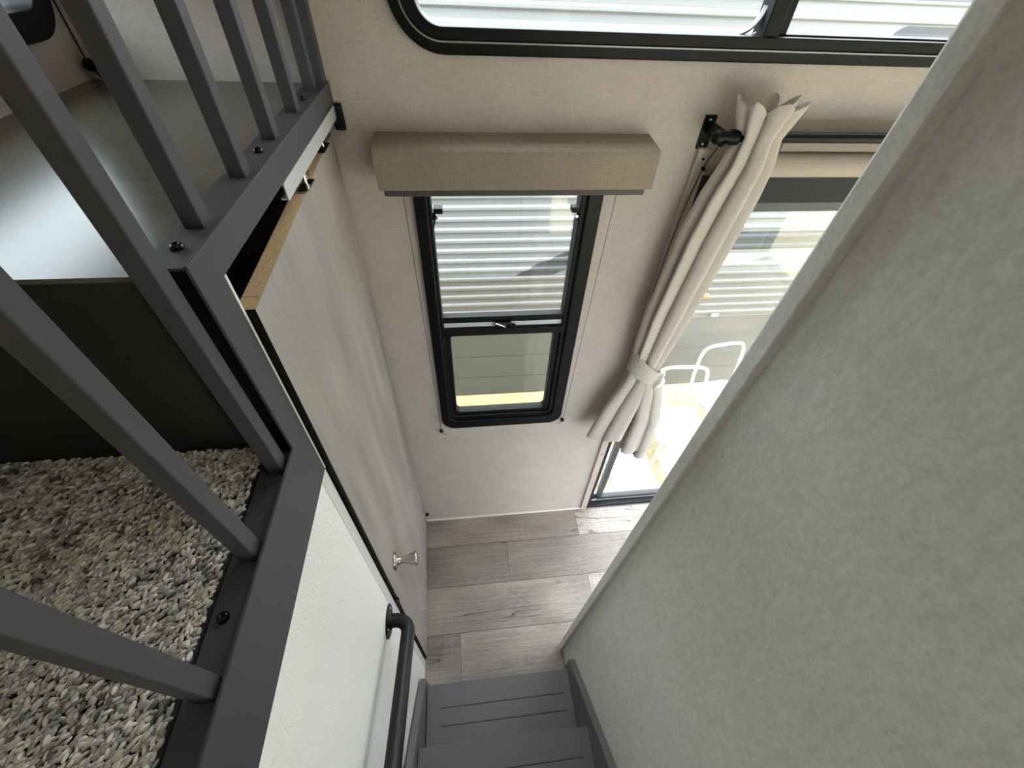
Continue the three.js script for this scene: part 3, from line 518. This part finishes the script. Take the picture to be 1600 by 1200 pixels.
// ---------------------------------------------------------------- outside: ground, furniture, the trailer next door
const GY = -0.955;
{
  const a = noise(201, 300, 300), b = noise(202, 90, 90), c = noise(203, 12, 12), lo = hex('#93855f'), hi = hex('#c6ba93');
  const mat = M(0xffffff, 0.95, 0, { map: texture(512, 512, (u, v) => mixc(lo, hi, 0.15 + 0.55 * a(u, v) + 0.25 * b(u, v) + 0.2 * c(u, v)), 2.5, 2.5), bumpMap: texture(256, 256, (u, v) => { const k = a(u, v); return [k, k, k]; }, 1.2, 1.2, false), bumpScale: 0.008 });
  struct('ground', B(-14, 16, GY - 0.1, GY, -12, 10), mat, 'pale yellow gravel between the trailers', 'ground');
}
{
  const Z0 = -1.862, X0 = -4.5, X1 = 6.5, t = thing('neighbouring_trailer', 'white ribbed trailer standing outside the windows', 'trailer', [1, GY, Z0 - 1.2]);
  const P = 0.0865, depth = 0.016;                                       // rib pitch, rib height
  const prof = y => { const q = (((y - 0.0) % P) + P) % P / P; const k = q < 0.52 ? 0 : q < 0.62 ? (q - 0.52) / 0.10 : q < 0.88 ? 1 : (1 - q) / 0.12; return Z0 + depth * k; };
  const matUpper = M(0x7f8383, 0.42), matLower = M(0x6d6c68, 0.45), matSkirt = M(0x575651, 0.6);
  const strip = (x0, x1, ya, yb, off, nx0, nyStep, lowF, upF) => {
    const pos = [], uv = [], idx = [], nx = lowF ? 260 : nx0; const ny = Math.max(4, Math.round((yb - ya) / nyStep));
    for (let i = 0; i <= nx; i++) { const x = x0 + (x1 - x0) * i / nx, a = lowF ? lowF(x) : ya, b = upF ? upF(x) : yb; for (let j = 0; j <= ny; j++) { const y = a + (b - a) * j / ny; pos.push(x, y, prof(y) + off); uv.push(x, y); } }
    for (let i = 0; i < nx; i++) for (let j = 0; j < ny; j++) { const p = i * (ny + 1) + j; idx.push(p, p + ny + 1, p + 1, p + 1, p + ny + 1, p + ny + 2); }
    const g = new THREE.BufferGeometry(); g.setAttribute('position', new THREE.Float32BufferAttribute(pos, 3)); g.setAttribute('uv', new THREE.Float32BufferAttribute(uv, 2)); g.setIndex(idx); g.computeVertexNormals(); return g;
  };
  part('body', B(X0, X1, -0.05, 2.47, Z0 - 2.4, Z0 - 0.004), matUpper, t);
  for (let i = 0; i < 17; i++) {
    const ya = i * 2 * P - 0.0, yb = ya + 2 * P; if (ya > 2.4) break;
    part('siding_panel', strip(X0, X1, ya + 0.0004, Math.min(yb, 2.47) - 0.0004, 0, 1, P / 28), yb < 0.55 ? matLower : matUpper, t);
  }
  part('roof', B(X0 - 0.05, X1 + 0.05, 2.47, 2.51, Z0 - 2.45, Z0 + 0.04, 0.01), matWhitePlastic, t);
  for (const [a, b] of [[-0.935, -0.69], [-0.684, -0.398], [-0.392, -0.004]]) part('skirt_panel', B(X0, X1, a, b, Z0 - 0.02, Z0 + 0.004, 0.004), matSkirt, t);
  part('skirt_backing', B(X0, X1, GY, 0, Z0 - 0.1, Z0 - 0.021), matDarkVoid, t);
  const ease = (x, a, b) => { const k = Math.max(0, Math.min(1, (x - a) / (b - a))); return k * k * (3 - 2 * k); };
  const matDecal = M(0x3f4144, 0.5), matPaleDecal = M(0x9fa2a2, 0.4);
  const poly = pts => x => { for (let i = 0; i + 1 < pts.length; i++) if (x <= pts[i + 1][0]) { const [x0, y0] = pts[i], [x1, y1] = pts[i + 1]; return y0 + (y1 - y0) * Math.max(0, (x - x0) / (x1 - x0)); } return pts[pts.length - 1][1]; };
  part('stripe_decal', strip(0.44, 3.6, 0, 0.4, 0.0032, 79, 0.0034, poly([[0.44, 0.521], [0.76, 0.523], [0.88, 0.60], [1.4, 0.70], [1.9, 0.725]]), poly([[0.44, 0.524], [0.62, 0.635], [0.88, 0.750], [1.4, 0.85], [1.9, 0.885]])), matDecal, t, 'grey swoosh stripe');
  part('pale_decal', strip(1.6, 2.78, 0, 0.12, 0.0032, 24, 0.003, x => 0.585 + 0.095 * ease(x, 2.35, 2.8), x => 0.69), matPaleDecal, t);
  part('stripe_decal', strip(2.655, 3.9, 0, 0.1, 0.0032, 24, 0.003, () => 2.12, x => 2.125 + 0.075 * ease(x, 2.62, 2.78)), matDecal, t);
  part('stripe_decal', strip(2.3, 3.9, 0, 0.1, 0.0032, 12, 0.003, () => 2.32, () => 2.46), matDecal, t);
  const win = part('window_frame', ring(2.66, 3.75, 1.085, 1.75, 0.07, 0.045, Z0 - 0.004, Z0 + 0.034, 0.004), M(0x4a4a4c, 0.6), t);
  part('pane', plate(2.69, 3.72, 1.115, 1.72, 0.05, Z0 - 0.003, Z0 + 0.02), M(0x8b9090, 0.3), win);
  const ml = part('marker_light', B(2.15, 2.235, 0.252, 0.28, Z0 + 0.014, Z0 + 0.042, 0.006), new THREE.MeshPhysicalMaterial({ color: 0xf06a2a, roughness: 0.25, clearcoat: 0.5 }), t, 'orange marker light');
  part('lamp_base', B(2.142, 2.243, 0.246, 0.286, Z0, Z0 + 0.018, 0.004), matWhitePlastic, ml);
  part('sticker', B(2.365, 2.435, 0.018, 0.052, Z0 + 0.0152, Z0 + 0.018), M(0xf4f4f2, 0.4), t, 'small white label');
}
{
  // near-black foliage added beyond the loft window so its clear glass looks dark
  const h = new THREE.Group(); h.name = numbered('added_hedge'); h.position.set(-2.6, GY, 1.35); scene.add(h); tag(h, 'near-black foliage added outside the loft window to darken its glass', 'added_hedge');
  const g = new THREE.BoxGeometry(0.9, 3.6, 5.2, 6, 18, 40), p = g.attributes.position, r = rng(303);
  const nz = noise(304, 40, 60); for (let i = 0; i < p.count; i++) { const q = nz(p.getZ(i) / 5.2, p.getY(i) / 3.6 + p.getX(i)) - 0.5; p.setXYZ(i, p.getX(i) + q * 0.2, p.getY(i) + (p.getY(i) > -1.7 ? q * 0.18 : 0), p.getZ(i) + q * 0.1); }
  g.computeVertexNormals(); g.translate(0, 1.8, 0);
  const m = new THREE.Mesh(g, M(0x11150f, 0.95)); m.name = 'foliage'; h.add(m);
}
// white garden furniture
const matGarden = M(0xd6d6d3, 0.42), matGardenSeat = (() => {
  const gate = noise(211, 6, 6), fine = noise(212, 110, 110), mid = noise(213, 60, 60), c = hex('#cfcfcb'), dirt = hex('#4a4742');
  return M(0xffffff, 0.5, 0, { map: texture(512, 512, (u, v) => { const s = fine(u, v) * 0.6 + mid(u, v) * 0.4 + 0.22 * (gate(u, v) - 0.5); return s > 0.73 ? mixc(c, dirt, Math.min(1, (s - 0.73) * 12)) : c; }, 0.6, 0.6) });
})();
function chair(label, [x, y, z], turn, back) {
  const c = thing('garden_chair', label, 'chair', [x, GY, z], 'white garden chairs'); c.rotation.y = turn;
  const add = (n, g, m) => { const o = new THREE.Mesh(g, m); o.name = n; c.add(o); return o; };
  const s = y - GY, seat = plate(-0.24, 0.24, -0.23, 0.23, 0.11, 0, 0.035, 0.012); seat.rotateX(-Math.PI / 2);
  const p = seat.attributes.position; for (let i = 0; i < p.count; i++) { const X = p.getX(i), Z = p.getZ(i); p.setY(i, p.getY(i) + s - 0.035 + 0.10 * (X * X + Z * Z)); }
  seat.computeVertexNormals(); add('seat', metreUV(seat), matGardenSeat);
  add('back_frame', tube([[-0.23, s - 0.02, -0.20], [-0.235, s + 0.2, -0.235], [-0.215, s + back - 0.06, -0.262], [-0.15, s + back, -0.27], [0, s + back + 0.004, -0.275], [0.15, s + back, -0.27], [0.215, s + back - 0.06, -0.262], [0.235, s + 0.2, -0.235], [0.23, s - 0.02, -0.20]], 0.0155, 60, 12), matGarden);
  for (const k of [-1, 1]) for (const q of [-1, 1]) add('leg', rod([k * 0.21, s - 0.02, q * 0.19], [k * 0.235, 0, q * 0.23], 0.0135), matGarden);
}
chair('white garden chair whose bent tube back stands half hidden behind the partition', [2.42, -0.50, -1.24], 0.12, 0.45);
chair('white garden chair with speckled seat between the patio table and the trailer', [1.86, -0.50, -0.95], -0.06, 0.47);
{
  const t = thing('garden_table', 'small white speckled table top near the patio door glass', 'table', [1.74, GY, -0.46]);
  const top = plate(1.50, 1.98, 0.26, 0.64, 0.09, 0, 0.03, 0.01); top.rotateX(-Math.PI / 2); top.translate(0, -0.40, 0); part('tabletop', metreUV(top), matGardenSeat, t);
  for (const x of [1.58, 1.90]) for (const z of [-0.57, -0.33]) part('leg', rod([x, -0.40, z], [x, GY, z], 0.016), matGarden, t);
  const b = thing('step_box', 'plain smooth white step box just outside the patio door', 'step', [1.3, GY, -0.5]);
  part('top_board', B(1.12, 1.485, -0.56, -0.53, -0.80, -0.24, 0.008), matGarden, b);
  for (const x of [1.135, 1.45]) part('side_panel', B(x, x + 0.02, GY, -0.56, -0.79, -0.25, 0.004), matGarden, b);
  part('front_panel', B(1.156, 1.449, GY, -0.56, -0.27, -0.25, 0.004), matGarden, b);
}

scene.traverse(o => { if (o.isMesh) { o.castShadow = true; o.receiveShadow = true; } });
renderer.render(scene, camera);
